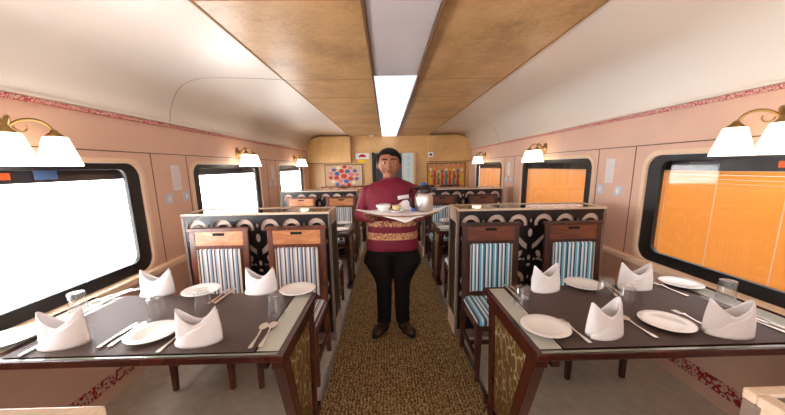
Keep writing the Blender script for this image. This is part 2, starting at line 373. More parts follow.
# ------------------------------------------------------------------ the carriage
WX = 1.98; Y0 = -2.2; Y1 = 7.6
struct('floor', MB().box((0, (Y0+Y1)/2, -.03), (4.1, Y1-Y0, .06)), M['floor'])
cp = MB().box((0, (Y0+Y1)/2, .004), (1.08, Y1-Y0-.1, .008)).build('aisle_carpet', M['carpet'])
tag(cp, 'long brown flecked carpet runner laid down the middle of the aisle', 'carpet')
for s, w in ((-1, 'left'), (1, 'right')):
    struct('trim_aisle_'+w, MB().box((s*.553, (Y0+Y1)/2, .006), (.022, Y1-Y0-.1, .012)), M['chrome'])
WINS = [(-1.62, -.12), (.74, 2.40), (3.04, 4.64), (5.44, 7.04)]
WZ = (.762, 1.585)
for s, w in ((-1, 'left'), (1, 'right')):
    outer = [(Y0, 0), (Y1+.05, 0), (Y1+.05, 1.93), (Y0, 1.93)]
    me = plate2d(outer, [rrect(a, WZ[0], b, WZ[1], .11) for a, b in WINS], .07, lambda u, v, t: (s*(WX+.035)+t*s, u, v))
    tag(link('wall_'+w, me, M['wall']), kind='structure')
    # horizontal groove, vertical grooves, dado border, cornice border
    g = MB().box((s*(WX-.001), (Y0+Y1)/2, 1.665), (.004, Y1-Y0, .007))
    for y in (-.05+.17, -.45+.0, 2.53, 2.97, 4.93, 5.33):
        g.box((s*(WX-.001), y, .98), (.004, .007, 1.37))
    struct('trim_groove_'+w, g, M['groove'])
    struct('trim_dado_border_'+w, MB().box((s*(WX-.003), (Y0+Y1)/2, .135), (.008, Y1-Y0, .085)), M['border_dado'])
    struct('trim_cornice_border_'+w, MB().box((s*(WX-.01), (Y0+Y1)/2, 1.908), (.025, Y1-Y0, .025)), M['border'])
    struct('trim_cornice_'+w, MB().box((s*(WX-.012), (Y0+Y1)/2, 1.932), (.05, Y1-Y0, .018)), M['cream'], bevel=.004)
    # window sill rail just above the table height
    struct('trim_sill_'+w, MB().box((s*(WX-.02), (Y0+Y1)/2, .733), (.06, Y1-Y0, .05)), M['rim'], bevel=.01)
    for k, (a, b) in enumerate(WINS):
        root = empty('window_%d' % (k+1 + (4 if s > 0 else 0)), (s*WX, (a+b)/2, WZ[0])); tag(root, kind='structure')
        hw = (b-a)/2; H = WZ[1]-WZ[0]
        T = lambda x0: (lambda u, v, t: (s*(x0)+t*s, u, v))
        link('window_frame', plate2d(rrect(-hw-.035, -.035, hw+.035, H+.035, .14), [rrect(-hw, 0, hw, H, .11)], .016, T(-.004)), M['rim'], root, bevel=.004)
        link('gasket', plate2d(rrect(-hw+.002, .002, hw-.002, H-.002, .108), [rrect(-hw+.115, .082, hw-.115, H-.045, .06)], .03, T(.022)), M['gasket'], root, bevel=.006)
        link('pane', plate2d(rrect(-hw+.03, .03, hw-.03, H-.03, .09), [], .004, T(.048)), M['pane'], root)
        # blind of tilted slats behind the pane
        bl = MB(); nz = 26; zt = H-.115; zb = .01
        for i in range(nz):
            z = zb + (zt-zb)*(i+.5)/nz; dz = (zt-zb)/nz*.47
            y0, y1 = -hw+.01, hw-.01
            bl.hexa([(s*.062, y0, z-dz), (s*.0632, y0, z-dz), (s*.0632, y1, z-dz), (s*.062, y1, z-dz),
                     (s*.080, y0, z+dz), (s*.0812, y0, z+dz), (s*.0812, y1, z+dz), (s*.080, y1, z+dz)])
        blind = bl.build('blind', M['blind_white'] if s < 0 or k == 0 else M['blind_orange'], root)  # unseen rear right blind glows white as added fill light
        cd = MB()
        for i in range(5):
            y = -hw + .12 + (2*hw-.24)*i/4
            cd.box((s*.0605, y, (zt+zb)/2), (.002, .006, zt-zb))
        cd.build('cord', M['cord_white'] if s < 0 else M['cord_orange'], blind)
        MB().box((s*.086, 0, H-.058), (.012, 2*hw-.01, .115)).build('blind_head', M['headbox'], root)  # opaque strip standing in for dark tinted glass above the blind
        if k == 1:
            MB().box((s*.014, .52 if s < 0 else .62, H-.03), (.004, .11, .022)).build('white_sticker', M['paper'], root)
            MB().box((s*.046, -.03, H-.075), (.003, .16, .035)).build('orange_sticker', M['orange_sticker'], root)
            if s < 0: MB().box((s*.046, .22, H-.072), (.003, .12, .05)).build('blue_sticker', M['blue_sticker'], root)  # small plain blue rectangle on the dark band
    # ceiling cove
    ctl = [(WX+.01, 1.93), (1.955, 1.94), (1.935, 2.03), (1.905, 2.11), (1.86, 2.185), (1.80, 2.24), (1.72, 2.275), (1.60, 2.293), (1.3, 2.29), (1.0, 2.275), (.9, 2.27)]
    prof = []
    for i in range(len(ctl)-1):
        a0, a1, a2, a3 = [Vector(ctl[min(max(j, 0), len(ctl)-1)]) for j in (i-1, i, i+1, i+2)]
        for q in range(4):
            t = q/4; v = .5*((2*a1) + (a2-a0)*t + (2*a0-5*a1+4*a2-a3)*t*t + (3*a1-a0-3*a2+a3)*t**3); prof.append((v.x, v.y))
    prof.append(ctl[-1])
    R = []
    for y in (Y0, Y1+.02):
        R.append([(s*x, y, z) for x, z in prof] + [(s*.9, y, 2.36), (s*2.06, y, 2.36), (s*2.06, y, 1.93)])
    cv = struct('ceiling_cove_'+w, MB().rings(R), M['cream'])
    for p in cv.data.polygons: p.use_smooth = abs(p.normal.y) < .5 and p.normal.z < .3
    sm = MB()
    for y in ((2.78,) if s < 0 else (5.6,)):
        pr = prof[4:-1]
        a_ = [(s*(x-.0015), y-.003, z-.002) for x, z in pr]; b_ = [(s*(x-.0015), y+.003, z-.002) for x, z in pr]
        c_ = [(s*(x+.004), y+.003, z+.004) for x, z in pr]; d_ = [(s*(x+.004), y-.003, z+.004) for x, z in pr]
        sm.rings([[a_[i], b_[i], c_[i], d_[i]] for i in range(len(pr))])
    struct('trim_cove_seam_'+w, sm, M['ceil_gap'])
    # wooden ceiling half
    struct('ceiling_wood_'+w, MB().box((s*(.18+.935)/2, (Y0+Y1)/2, 2.275), (.755, Y1-Y0+.02, .03)), M['ceil_wood'], bevel=.004)
    gs = MB().box((s*.932, (Y0+Y1)/2, 2.262), (.012, Y1-Y0, .012)); 
    for y in (-1.8, -.4, 1.5, 2.75, 3.42, 4.9, 6.2):
        gs.box((s*.56, y, 2.2595), (.74, .005, .003))
    struct('trim_ceiling_seams_'+w, gs, mat('ceiling joint', (160, 120, 74), .6))
struct('ceiling_top', MB().box((0, (Y0+Y1)/2, 2.39), (4.1, Y1-Y0+.1, .03)), M['cream'])

# ceiling light channel
fx = empty('ceiling_light', (0, 2.62, 2.25)); tag(fx, 'long lit diffuser strip along the middle of the wooden ceiling', 'ceiling light')
MB().box((0, 2.44, .008), (.345, 4.88, .03)).build('diffuser', M['diffuser'], fx, bevel=.008)
e_ = MB()
for s in (-1, 1): e_.box((s*.18, 2.44, .0), (.014, 4.88, .045))
e_.build('edge_trim', M['fixture'], fx)
fx = empty('ceiling_light', (0, -.55, 2.25)); tag(fx, 'unlit glossy grey light cover along the ceiling nearest the viewer', 'ceiling light')
MB().box((0, 1.58, .008), (.345, 3.15, .03)).build('diffuser', M['diffuser_off'], fx, bevel=.008)
e_ = MB()
for s in (-1, 1): e_.box((s*.18, 1.58, .0), (.014, 3.15, .045))
e_.build('edge_trim', M['fixture'], fx)
fx = empty('ceiling_light', (0, -2.15, 2.25)); tag(fx, 'lit diffuser strip on the ceiling behind the viewer', 'ceiling light')
MB().box((0, .75, .008), (.37, 1.5, .03)).build('diffuser', M['diffuser'], fx, bevel=.008)  # unseen strip added behind the camera to brighten the near end

# ------------------------------------------------------------------ end bulkhead
YE = Y1
w_ = MB()
def arch(x0, x1):  # upper outline between x0,x1 follows the cove
    pts = [(-1.97, 1.0), (-1.97, 2.0), (-1.93, 2.12), (-1.85, 2.21), (-1.70, 2.27), (1.70, 2.27), (1.85, 2.21), (1.93, 2.12), (1.97, 2.0), (1.97, 1.0)]
    return pts
struct('wall_end', MB().box((-1.24, YE+.04, .95), (1.62, .06, 1.9)).box((1.35, YE+.04, .95), (1.40, .06, 1.9)), M['end_wood'])
ceil_poly = [(-1.975, 1.88), (-1.965, 2.0), (-1.93, 2.11), (-1.85, 2.23), (-1.72, 2.3), (1.72, 2.3), (1.85, 2.23), (1.93, 2.11), (1.965, 2.0), (1.975, 1.88)]
struct('wall_end_header', MB().prism(ceil_poly, 'y', YE, YE+.07), M['end_wood'])
def cupboard(s, label):
    r = empty('overhead_cupboard', (s*1.4, YE-.002, 1.63)); tag(r, label, 'cupboard')
    x0, x1 = (-.47, .565)
    P = [(-.47, 0), (.57, 0), (.57, .36), (.53, .47), (.46, .56), (.32, .618), (-.47, .618)]
    P = [(s*u, v) for u, v in P]
    MB().prism(P, 'y', -.14, 0).build('body', M['end_wood'], r, bevel=.006)
    MB().box((s*.05, -.142, .004), (1.03, .006, .012)).build('edge_trim', M['chair_panel_dark'], r)
    return r
cupboard(-1, 'golden wood overhead cupboard above the painting left of the end door')
cupboard(1, 'golden wood overhead cupboard above the painting right of the end door')
# passage behind the door
struct('wall_passage', MB().box((0.11, YE+1.3, 1.0), (1.3, .05, 2.0)).box((-.50, YE+.68, 1.0), (.05, 1.25, 2.0)).box((.72, YE+.68, 1.0), (.05, 1.25, 2.0)).box((.11, YE+.68, 2.0), (1.3, 1.3, .05)), M['corridor'])
struct('floor_passage', MB().box((.11, YE+.68, -.03), (1.3, 1.3, .06)), M['floor'])
dr = empty('door_1', (0, YE, 0)); tag(dr, kind='structure')
MB().box((-.40, -.005, .94), (.06, .10, 1.88)).build('door_frame', M['gasket'], dr, bevel=.004)
MB().box((.62, -.005, .94), (.05, .10, 1.88)).box((.12, -.005, 1.87), (1.04, .10, .03)).build('door_frame', M['end_wood'], dr, bevel=.004)
lf = MB().box((.46, .05, .94), (.30, .03, 1.84)).build('door_leaf', M['frosted'], dr, bevel=.004)
pt = MB()
for i in range(9):
    z = .6 + .14*i
    pt.ell((.46, .033, z), (.04, .003, .055), 12, 6)
pt.box((.335, .033, .95), (.012, .006, 1.7)).box((.585, .033, .95), (.012, .006, 1.7))
pt.build('etched_pattern', M['frosted_line'], lf)
MB().box((-.30, .35, .94), (.03, .6, 1.84)).build('door_leaf', M['mahogany'], dr, bevel=.004)

def painting(x, w, z0, z1, ground, label, kind):
    r = empty('painting', (x, YE+.005, z0)); tag(r, label, 'painting')
    h = z1-z0
    MB().box((0, -.01, h/2), (w, .015, h)).build('canvas', ground, r)
    f = MB().box((0, -.012, .008), (w, .026, .016)).box((0, -.012, h-.008), (w, .026, .016))
    f.box((-w/2+.008, -.012, h/2), (.016, .026, h)).box((w/2-.008, -.012, h/2), (.016, .026, h)); f.build('frame', M['art_frame'], r)
    rnd = random.Random(kind); m = MB()
    names = ['a_red', 'a_blue', 'a_green', 'a_yellow', 'a_pink', 'a_teal', 'a_cream']
    k = 0
    if kind == 1:
        for ring, n, rr, sz in ((0, 1, 0, .06), (1, 8, .13, .05), (2, 14, .225, .04)):
            for i in range(n):
                t = 2*PI*i/n + ring*.3; m.mi = (0, 4, 1, 0, 1)[(i+ring) % 5] if ring < 2 else (1, 4, 0, 6)[i % 4]
                m.ell((1.45*rr*math.cos(t), -.02-.001*ring, h/2+rr*math.sin(t)), (sz*1.3, .003, sz), 12, 8)
        for i in range(26):
            m.mi = (6, 4, 2)[i % 3]; t = i/26
            m.box((-w/2+.03+(w-.06)*t, -.019, .028 if i % 2 else h-.028), (.018, .004, .014))
    else:
        for i in range(9):
            x_ = -w/2+.09+(w-.18)*i/8; m.mi = (3, 0, 2, 0, 5, 0, 2, 0, 3)[i]
            hh = .30 + .06*rnd.random()
            m.hexa([(x_-.04, -.019, .07), (x_+.04, -.019, .07), (x_+.04, -.017, .07), (x_-.04, -.017, .07), (x_-.016, -.019, .07+hh), (x_+.016, -.019, .07+hh), (x_+.016, -.017, .07+hh), (x_-.016, -.017, .07+hh)])
            m.mi = (6, 3, 6, 5)[i % 4]; m.ell((x_, -.02, .09+hh), (.034, .003, .036), 10, 8)
            m.mi = (0, 2, 3)[i % 3]; m.ell((x_+.03, -.021, .12+hh*.45), (.022, .003, .04), 10, 8)
        for i in range(30):
            m.mi = (6, 0, 4, 2)[i % 4]; m.box((-w/2+.03+(w-.06)*i/29, -.019, .03 if i % 2 else h-.03), (.02, .004, .02))
    tag(m.build('motif', [M[q] for q in names], r), kind='stuff')
painting(-1.13, .93, 1.03, 1.60, M['art_beige'], 'framed folk painting with red and blue round flowers on end wall', 1)
painting(1.40, .95, 1.0, 1.60, M['art_orange'], 'framed folk painting with orange ground and standing figures on end wall', 2)
# sign, detector, small plate
r = empty('wall_sign', (-.66, YE-.012, 1.69)); tag(r, 'white notice with red picture and yellow label beneath beside end door', 'sign')
MB().box((0, 0, .10), (.33, .012, .14)).build('board', M['white'], r)
MB().prism([(-.09, .075), (.09, .075), (.085, .12), (.055, .12), (.04, .145), (-.04, .145), (-.055, .12), (-.085, .12)], 'y', -.010, -.0062).build('red_symbol', M['red'], r)
MB().box((-.02, 0, -.02), (.2, .012, .08)).build('yellow_label', M['yellow'], r)
MB().lathe([(.001, -.03), (.045, -.03), (.06, -.01), (.06, 0)], (0, 0, 0), 20, True).build('base', M['white'], None)
o = bpy.data.objects['base']; o.name = 'ceiling_camera'; o.location = (-.42, YE-.25, 2.255); tag(o, 'small round white dome unit on ceiling above the end door', 'dome camera')
r = empty('call_switch', (.99, YE-.152, 1.80)); tag(r, 'small white square plate with dark centre on right overhead cupboard', 'switch')
MB().box((0, 0, 0), (.13, .012, .12)).build('plate', M['white'], r, bevel=.004); MB().box((0, -.008, 0), (.055, .01, .05)).build('button', M['dark'], r)

# ------------------------------------------------------------------ partitions with fretwork
def fret_holes(w, h):
    H = []
    def arc(cx, cz, ro, ri, a0, a1, n=10):
        P = [(cx+ro*math.cos(math.radians(a0+(a1-a0)*i/n)), cz+ro*math.sin(math.radians(a0+(a1-a0)*i/n))) for i in range(n+1)]
        P += [(cx+ri*math.cos(math.radians(a1-(a1-a0)*i/n)), cz-.006+ri*math.sin(math.radians(a1-(a1-a0)*i/n))) for i in range(n+1)]
        return P
    def blob(cx, cz, a, b, rot=0, tip=0):
        P = []
        for i in range(12):
            t = 2*PI*i/12; u = a*math.cos(t); v = b*math.sin(t)
            if tip and v > 0: u *= (1-(v/b))**.6 if v/b < 1 else 0
            P.append((cx+u*math.cos(rot)-v*math.sin(rot), cz+u*math.sin(rot)+v*math.cos(rot)))
        return P
    mod = w/3.0
    for k in range(3):
        for top in (h-.03, h-.53):
            c = -w/2 + mod*(k+.5)
            for s in (-1, 1):
                x = c + s*mod*.27
                H.append(arc(x, top-.085, .082, .048, 200 if s < 0 else -20, -14 if s < 0 else 194))
                H.append([(c+s*.02, top-.265), (c+s*.038, top-.252), (c+s*.105, top-.185), (c+s*.13, top-.172), (c+s*.122, top-.215), (c+s*.066, top-.285), (c+s*.02, top-.315)])
                H.append(blob(c+s*.175, top-.205, .02, .03))
                H.append(blob(c+s*.08, top-.35, .022, .036, s*.5))
                H.append(blob(c+s*.145, top-.30, .02, .036, -s*.4))
                H.append(blob(c+s*.045, top-.40, .013, .013)); H.append(arc(c+s*.08, top-.43, .045, .028, 20 if s > 0 else 60, 120 if s > 0 else 160, 8))
            H.append(blob(c, top-.165, .022, .038)); H.append(blob(c, top-.06, .012, .02))
            H.append(blob(c, top-.385, .016, .026)); H.append(blob(c, top-.45, .02, .016))
    return H
def make_partition(w):
    r = empty('partition', (0, 0, 0)); h = 1.17; d = .34
    # local: x 0..w measured from aisle end; y 0 front .. d back
    rail = MB()
    rail.box((w/2, .010, h-.009), (w, .020, .018)).box((w/2, d-.010, h-.009), (w, .020, .018))
    rail.box((.012, d/2, h-.009), (.024, d-.04, .018)).box((w-.02, d/2, h-.009), (.04, d-.04, .018))
    rail.build('top_rim', M['laminate'], r, bevel=.003)
    MB().box((w/2, d/2, h-.010), (w-.064, d-.04, .008)).build('glass_top', M['tinted'], r)
    f = MB()
    for y in (.014, d-.014):
        f.box((.009, y, (h-.018)/2), (.018, .024, h-.018)).box((w-.012, y, (h-.018)/2), (.024, .024, h-.018))
        f.box((w/2, y, .04), (w-.042, .024, .08))
    f.build('frame', M['frame_lam'], r, bevel=.002)
    me = plate2d([(-(w-.042)/2, 0), ((w-.042)/2, 0), ((w-.042)/2, h-.099), (-(w-.042)/2, h-.099)], fret_holes(w-.06, h-.099), .014, lambda u, v, t: (u+w/2-.003, t+.012, v+.081))
    link('fretwork_panel', me, M['fret'], r)
    MB().box((w/2, .034, .615), (w-.05, .008, 1.07)).build('backing_panel', M['backing'], r)
    MB().box((.008, d/2, (h-.018)/2), (.010, d-.048, h-.018)).build('end_panel', M['laminate'], r)
    MB().box((w-.008, d/2, (h-.018)/2), (.010, d-.048, h-.018)).build('end_panel', M['laminate'], r)
    MB().box((0.0, d/2, .62), (.006, d-.12, .86)).build('end_inlay', M['fret'], r, bevel=.002)
    return r
PY = [2.50, 4.87]
def put_partition(src, s, x, y, label):
    o = copy_tree(src) if src else make_partition(1.27)
    o.location = (x, y, 0)
    if s < 0: o.scale = (-.965, 1, 1)
    tag(o, label, 'partition', 'fretwork partitions between the bays'); return o
p0 = put_partition(None, 1, .50, PY[0], 'laminate topped black fretwork partition behind the right front pair of chairs')
put_partition(p0, -1, -.565, PY[0], 'laminate topped black fretwork partition behind the left front pair of chairs')
put_partition(p0, 1, .52, PY[1], 'farther black fretwork partition on the right, before the end wall painting')
put_partition(p0, -1, -.56, PY[1], 'farther black fretwork partition on the left, before the end wall painting')
put_partition(p0, 1, .482, .085, 'partition with cream top cut off at the lower right corner of view')
put_partition(p0, -1, -.535, .085, 'partition with cream top cut off at the lower left corner of view')

# ------------------------------------------------------------------ chairs
def make_chair(wm, pm, fab):
    r = empty('dining_chair', (0, 0, 0)); W = M[wm]
    # faces -Y; origin on floor under seat centre
    for s in (-1, 1):
        MB().bar((s*.20, -.19, 0), (s*.195, -.18, .43), .03, .03, (0, 1, 0), .046, .046).build('leg', W, r, bevel=.003)
    for s in (-1, 1):
        MB().bar((s*.20, .24, 0), (s*.20, .19, .45), .034, .034, (0, 1, 0), .046, .04).bar((s*.20, .19, .44), (s*.205, .225, 1.075), .046, .04, (0, 1, 0), .042, .03).build('back_post', W, r, bevel=.004)
    MB().bar((-.18, -.18, .415), (.18, -.18, .415), .028, .05).bar((-.18, .19, .415), (.18, .19, .415), .028, .05).bar((-.2, -.16, .415), (-.2, .18, .415), .026, .05).bar((.2, -.16, .415), (.2, .18, .415), .026, .05).build('seat_frame', W, r, bevel=.003)
    MB().bar((-.2, -.17, .17), (-.2, .21, .17), .022, .03).bar((.2, -.17, .17), (.2, .21, .17), .022, .03).bar((-.19, .03, .17), (.19, .03, .17), .022, .03).build('stretcher', W, r, bevel=.002)
    MB().box((0, -.01, .462), (.42, .41, .055)).build('seat', M[fab], r, bevel=.02)
    t = .055
    MB().bar((-.235, .226, 1.068), (.235, .226, 1.068), .045, .028).build('top_rail', W, r, bevel=.004)
    MB().bar((-.185, .217, .93), (.185, .217, .93), .034, .03).build('middle_rail', W, r, bevel=.004)
    MB().bar((-.185, .199, .515), (.185, .199, .515), .034, .05).build('lower_rail', W, r, bevel=.004)
    hp = MB().bar((0, .214, .93), (0, .221, 1.06), .022, .37, (1, 0, 0)).build('head_panel', M[pm], r, bevel=.003)
    MB().box((0, .207, 1.032), (.085, .012, .02)).build('hand_slot', M['dark'], hp)
    for s in (-1, 1): MB().bar((s*.172, .196, .52), (s*.172, .214, .93), .02, .026, (1, 0, 0)).build('side_slat', W, r, bevel=.002)
    bc = MB().bar((0, .186, .53), (0, .207, .918), .045, .325, (1, 0, 0)).build('back_cushion', M[fab], r, bevel=.014)
    for s in (-1, 1):
        st = MB()
        for i in range(24):
            t = (i+.5)/24; st.box((s*.162, .186-.0245+.021*t, .53+.388*t), (.006, .008, .008))
        st.build('bead_trim', M['a_cream'], bc)
    return r
cA = make_chair('chair_wood', 'chair_panel', 'stripe_brown')
cB = make_chair('chair_wood_dark', 'chair_panel_dark', 'stripe_teal')
used = {}
def chair(src, x, y, rz, label, group):
    o = copy_tree(src) if used.get(src.name) else src
    used[src.name] = 1
    o.location = (x, y, 0); o.rotation_euler = (0, 0, rz)
    tag(o, label, 'chair', group); return o
gA, gB = 'striped dining chairs on the left side', 'striped dining chairs on the right side'
chair(cA, -.80, 2.12, 0, 'brown chair with striped back, front left bay, nearer the aisle', gA)
chair(cA, -1.40, 2.12, 0, 'brown chair with striped back, front left bay, nearer the window', gA)
chair(cB, .73, 2.12, 0, 'dark chair with teal striped back, front right bay, nearer the aisle', gB)
chair(cB, 1.39, 2.12, 0, 'dark chair with teal striped back, front right bay, nearer the window', gB)
chair(cA, -.80, 4.52, 0, 'brown chair before the farther left partition, nearer the aisle', gA)
chair(cA, -1.42, 4.52, 0, 'brown chair before the farther left partition, nearer the window', gA)
chair(cB, .78, 4.52, 0, 'dark chair before the farther right partition, nearer the aisle', gB)
chair(cB, 1.42, 4.52, 0, 'dark chair before the farther right partition, nearer the window', gB)
chair(cA, -.82, 3.16, PI, 'chair turned away, just behind the front left partition beside the aisle', gA)
chair(cA, -1.42, 3.16, PI, 'chair turned away, just behind the front left partition beside the window', gA)
chair(cB, .78, 3.16, PI, 'chair turned away, just behind the front right partition beside the aisle', gB)
chair(cB, 1.42, 3.16, PI, 'chair turned away, just behind the front right partition beside the window', gB)
chair(cA, -.82, 7.1, 0, 'farthest left chair beside the aisle, against the end wall', gA)
chair(cA, -1.42, 7.1, 0, 'farthest left chair by the window, below the flower painting', gA)
chair(cB, .84, 7.1, 0, 'farthest right chair beside the aisle, against the end wall', gB)
chair(cB, 1.44, 7.1, 0, 'farthest right chair by the window, below the orange painting', gB)

# ------------------------------------------------------------------ tables
TZ = .76
def make_table():
    """local: x from 0 (aisle end) to 1.40 (wall), y 0 near edge .. .66"""
    r = empty('dining_table', (0, 0, 0)); L = 1.40; D = .66
    MB().box((L/2, D/2, .7375), (L, D, .035)).build('tabletop', M['mahogany'], r, bevel=.006)
    MB().box((L/2+.03, .14, .70), (L-.06, .022, .04)).build('apron', M['mahogany'], r)
    MB().box((L/2+.03, D-.14, .70), (L-.06, .022, .04)).build('apron', M['mahogany'], r, bevel=.003)
    MB().box((L/2, .014, .7555), (L-.05, .012, .003)).build('edge_glass', M['edge_glass'], r)
    MB().box((.075, D/2, .756), (.095, D-.07, .004)).build('glass_strip', M['strip'], r)
    MB().box((L-.10, D/2, .756), (.11, D-.05, .004)).build('glass_strip', M['strip'], r)
    # aisle end trestle: two leaning legs with ornament panel
    def leg(ya0, ya1, yb0, yb1):
        return MB().hexa([(.005, yb0, .02), (.06, yb0, .02), (.06, yb1, .02), (.005, yb1, .02), (.005, ya0, .715), (.06, ya0, .715), (.06, ya1, .715), (.005, ya1, .715)])
    leg(.02, .09, .23, .29).build('leg', M['mahogany'], r, bevel=.004)
    leg(.50, .57, .445, .505).build('leg', M['mahogany'], r, bevel=.004)
    MB().box((.033, .36, .025), (.07, .42, .05)).build('foot', M['mahogany'], r, bevel=.006)
    MB().bar((.033, .02, .70), (.033, .60, .70), .055, .05).build('end_rail', M['mahogany'], r, bevel=.003)
    MB().hexa([(.022, .28, .05), (.044, .28, .05), (.044, .455, .05), (.022, .455, .05), (.022, .08, .69), (.044, .08, .69), (.044, .51, .69), (.022, .51, .69)]).build('ornament_panel', M['gold_panel'], r)
    MB().box((.10, .05, .695), (.04, .04, .05)).build('bracket', M['mahogany'], r, bevel=.004)
    for x in (.62, 1.1):
        MB().box((x, .15, .672), (.03, .03, .03)).build('bracket', M['dark'], r, bevel=.004)
    return r
t0 = make_table(); TY = 1.165; DY = 2.40
def table(o, s, x, y, label):
    o.location = (x, y, 0); o.scale = (s, 1.09 if s > 0 and y < 2 else 1, 1)
    return tag(o, label, 'table', 'mahogany dining tables')
tspots = [(1, .522, TY-.042, 'dark mahogany dining table in the front right bay'), (-1, -.540, TY, 'dark mahogany dining table in the front left bay'),
          (1, .54, TY+DY, 'dining table behind the front right partition'), (-1, -.545, TY+DY-.04, 'dining table behind the front left partition'),
          (1, .54, TY+2*DY, 'dining table farthest back on the right'), (-1, -.54, TY+2*DY, 'dining table farthest back on the left')]
for i, (s, x, y, lb) in enumerate(tspots):
    o = t0 if i == 0 else copy_tree(t0)
    table(o, s, x, y, lb)
for i, (s, x, y, lb) in enumerate(tspots[:4]):
    m = MB().box((s*.66, .0, TZ), (1.06, .625, .003)).build('table_runner', M['runner'], None)
    m.location = (x, y+.338 if i else y+.366, .0002); m.scale.y = 1.07 if i == 0 else 1
    tag(m, 'dark cloth mat covering the ' + lb.replace('dark mahogany ', ''), 'table mat', 'dark table mats')

# ------------------------------------------------------------------ table ware
ZT = TZ + .0022
def plate_proto():
    m = MB().lathe([(.001, .004), (.062, .004), (.072, .007), (.109, .016), (.111, .0175), (.1085, .019), (.072, .0115), (.062, .0085), (.001, .0085)], n=48)
    m.lathe([(.001, 0), (.06, 0), (.064, .005), (.001, .005)], n=48)
    return m.build('dinner_plate', M['china'], None, smooth=True)
def glass_proto():
    # tumbler standing upside down: thick base on top
    m = MB().lathe([(.043, 0), (.0375, .112), (.036, .1145), (.001, .1145), (.001, .101), (.034, .101), (.0352, .098), (.0405, 0), (.043, 0)], n=36)
    return m.build('glass_tumbler', M['glass'], None, smooth=True)
def napkin_proto():
    r = empty('folded_napkin', (0, 0, 0))
    def shell(rx, ry, t0, t1, hf, lean=.0, n=40, th=.0022, rows=8):
        m = MB(); R = []
        for i in range(n+1):
            t = t0 + (t1-t0)*i/n; hh = hf(t); col = []
            for k in range(rows+1):
                f = k/rows
                fl = 1 + .10*math.sin(PI*min(f*1.1, 1))*.4 - .10*f
                pinch = 1 - .35*f
                col.append((rx*fl*math.cos(t), ry*pinch*math.sin(t) + lean*f, hh*f))
            inn = [(x*(1-th/rx*1.0), y*(1-th/ry), z) for x, y, z in col]
            R.append(col + inn[::-1])
        m.rings(R)
        return m
    def ht(t):  # two peaks left and right
        c = math.cos(t)
        return .092 + .070*abs(c)**1.6
    m = shell(.094, .052, 0, 2*PI, ht)
    m.build('napkin_body', M['linen'], r, smooth=True)
    def hf2(t):  # diagonal overlapping flap across the front, highest at the right
        u = (t-PI)/(PI)  # 0 at left, 1 at right over front
        return .010 + .140*max(0, u)**1.1
    m = shell(.102, .064, PI*1.08, 2*PI-.02, hf2, 0, 26)
    m.build('front_fold', M['linen'], r, smooth=True)
    return r
def flat(profile, z=.0035, th=.002, bend=None):
    """profile: list of (y, halfwidth); returns MB of a thin strip bent in z"""
    m = MB(); R = []
    for y, hw in profile:
        zz = bend(y) if bend else 0
        R.append([(-hw, y, z+zz), (hw, y, z+zz), (hw, y, z+zz+th), (-hw, y, z+zz+th)])
    return m.rings(R)
def bow(y): return .006*math.exp(-((y-.05)/.03)**2)
def fork_proto():
    r = empty('fork', (0, 0, 0))
    flat([(-.105, .008), (-.09, .010), (-.05, .006), (0, .0035), (.04, .004), (.055, .011), (.062, .0125)], bend=bow).build('handle', M['steel'], r)
    m = MB()
    for k in range(4):
        x = -.0105 + .007*k; m.bar((x, .061, .0045), (x*.95, .108, .004), .0035, .0018)
    m.build('tines', M['steel'], r); return r
def spoon_proto():
    r = empty('spoon', (0, 0, 0))
    flat([(-.105, .008), (-.09, .010), (-.05, .006), (0, .0035), (.04, .004), (.05, .006)], bend=bow).build('handle', M['steel'], r)
    m = MB().ell((0, .078, .0085), (.021, .033, .0075), 18, 10, fn=lambda v: Vector((v.x, v.y, v.z if v.z < 0 else -v.z*.45)))
    m.build('bowl', M['steel'], r, smooth=True); return r
def knife_proto():
    r = empty('table_knife', (0, 0, 0))
    MB().bar((0, -.11, .006), (0, .0, .006), .016, .008, w2=.011, h2=.007).build('handle', M['steel'], r, bevel=.002)
    flat([(0, .006), (.02, .009), (.09, .010), (.108, .005), (.112, .001)]).build('blade', M['steel'], r); return r
protos = dict(plate=plate_proto(), glass=glass_proto(), napkin=napkin_proto(), fork=fork_proto(), spoon=spoon_proto(), knife=knife_proto())
cats = dict(plate='plate', glass='glass', napkin='napkin', fork='fork', spoon='spoon', knife='knife')
groups = dict(plate='white dinner plates', glass='upturned glass tumblers', napkin='folded white napkins', fork='forks', spoon='spoons', knife='knives')
first = {}
def put(kind, x, y, label, rz=0, tz=ZT, scale=1):
    src = protos[kind]; o = src if kind not in first else copy_tree(src); first[kind] = 1
    o.location = (x, y, tz + (.001 if kind == 'glass' else 0)); o.rotation_euler = (0, 0, rz); o.scale = (scale,)*3
    tag(o, label, cats[kind], groups[kind]); return o
RT, LT = 'front right table', 'front left table'
# plates (x, y)
put('plate', .65, 1.31, 'white plate at the near aisle corner of the front right table')
put('plate', 1.245, 1.325, 'white plate at the near edge of the front right table, left of a fork')
put('plate', 1.155, 1.81, 'white plate at the far edge of the front right table, before the chairs')
put('plate', 1.77, 1.79, 'white plate at the far window corner of the front right table')
put('plate', -1.21, 1.345, 'white plate at the near edge of the front left table, between two napkins')
put('plate', -1.28, 1.85, 'white plate at the far edge of the front left table, before the window chair')
put('plate', -.665, 1.83, 'white plate at the far aisle corner of the front left table')
put('plate', -1.86, 1.33, 'white plate cut off by the left border of the photo, front left table')
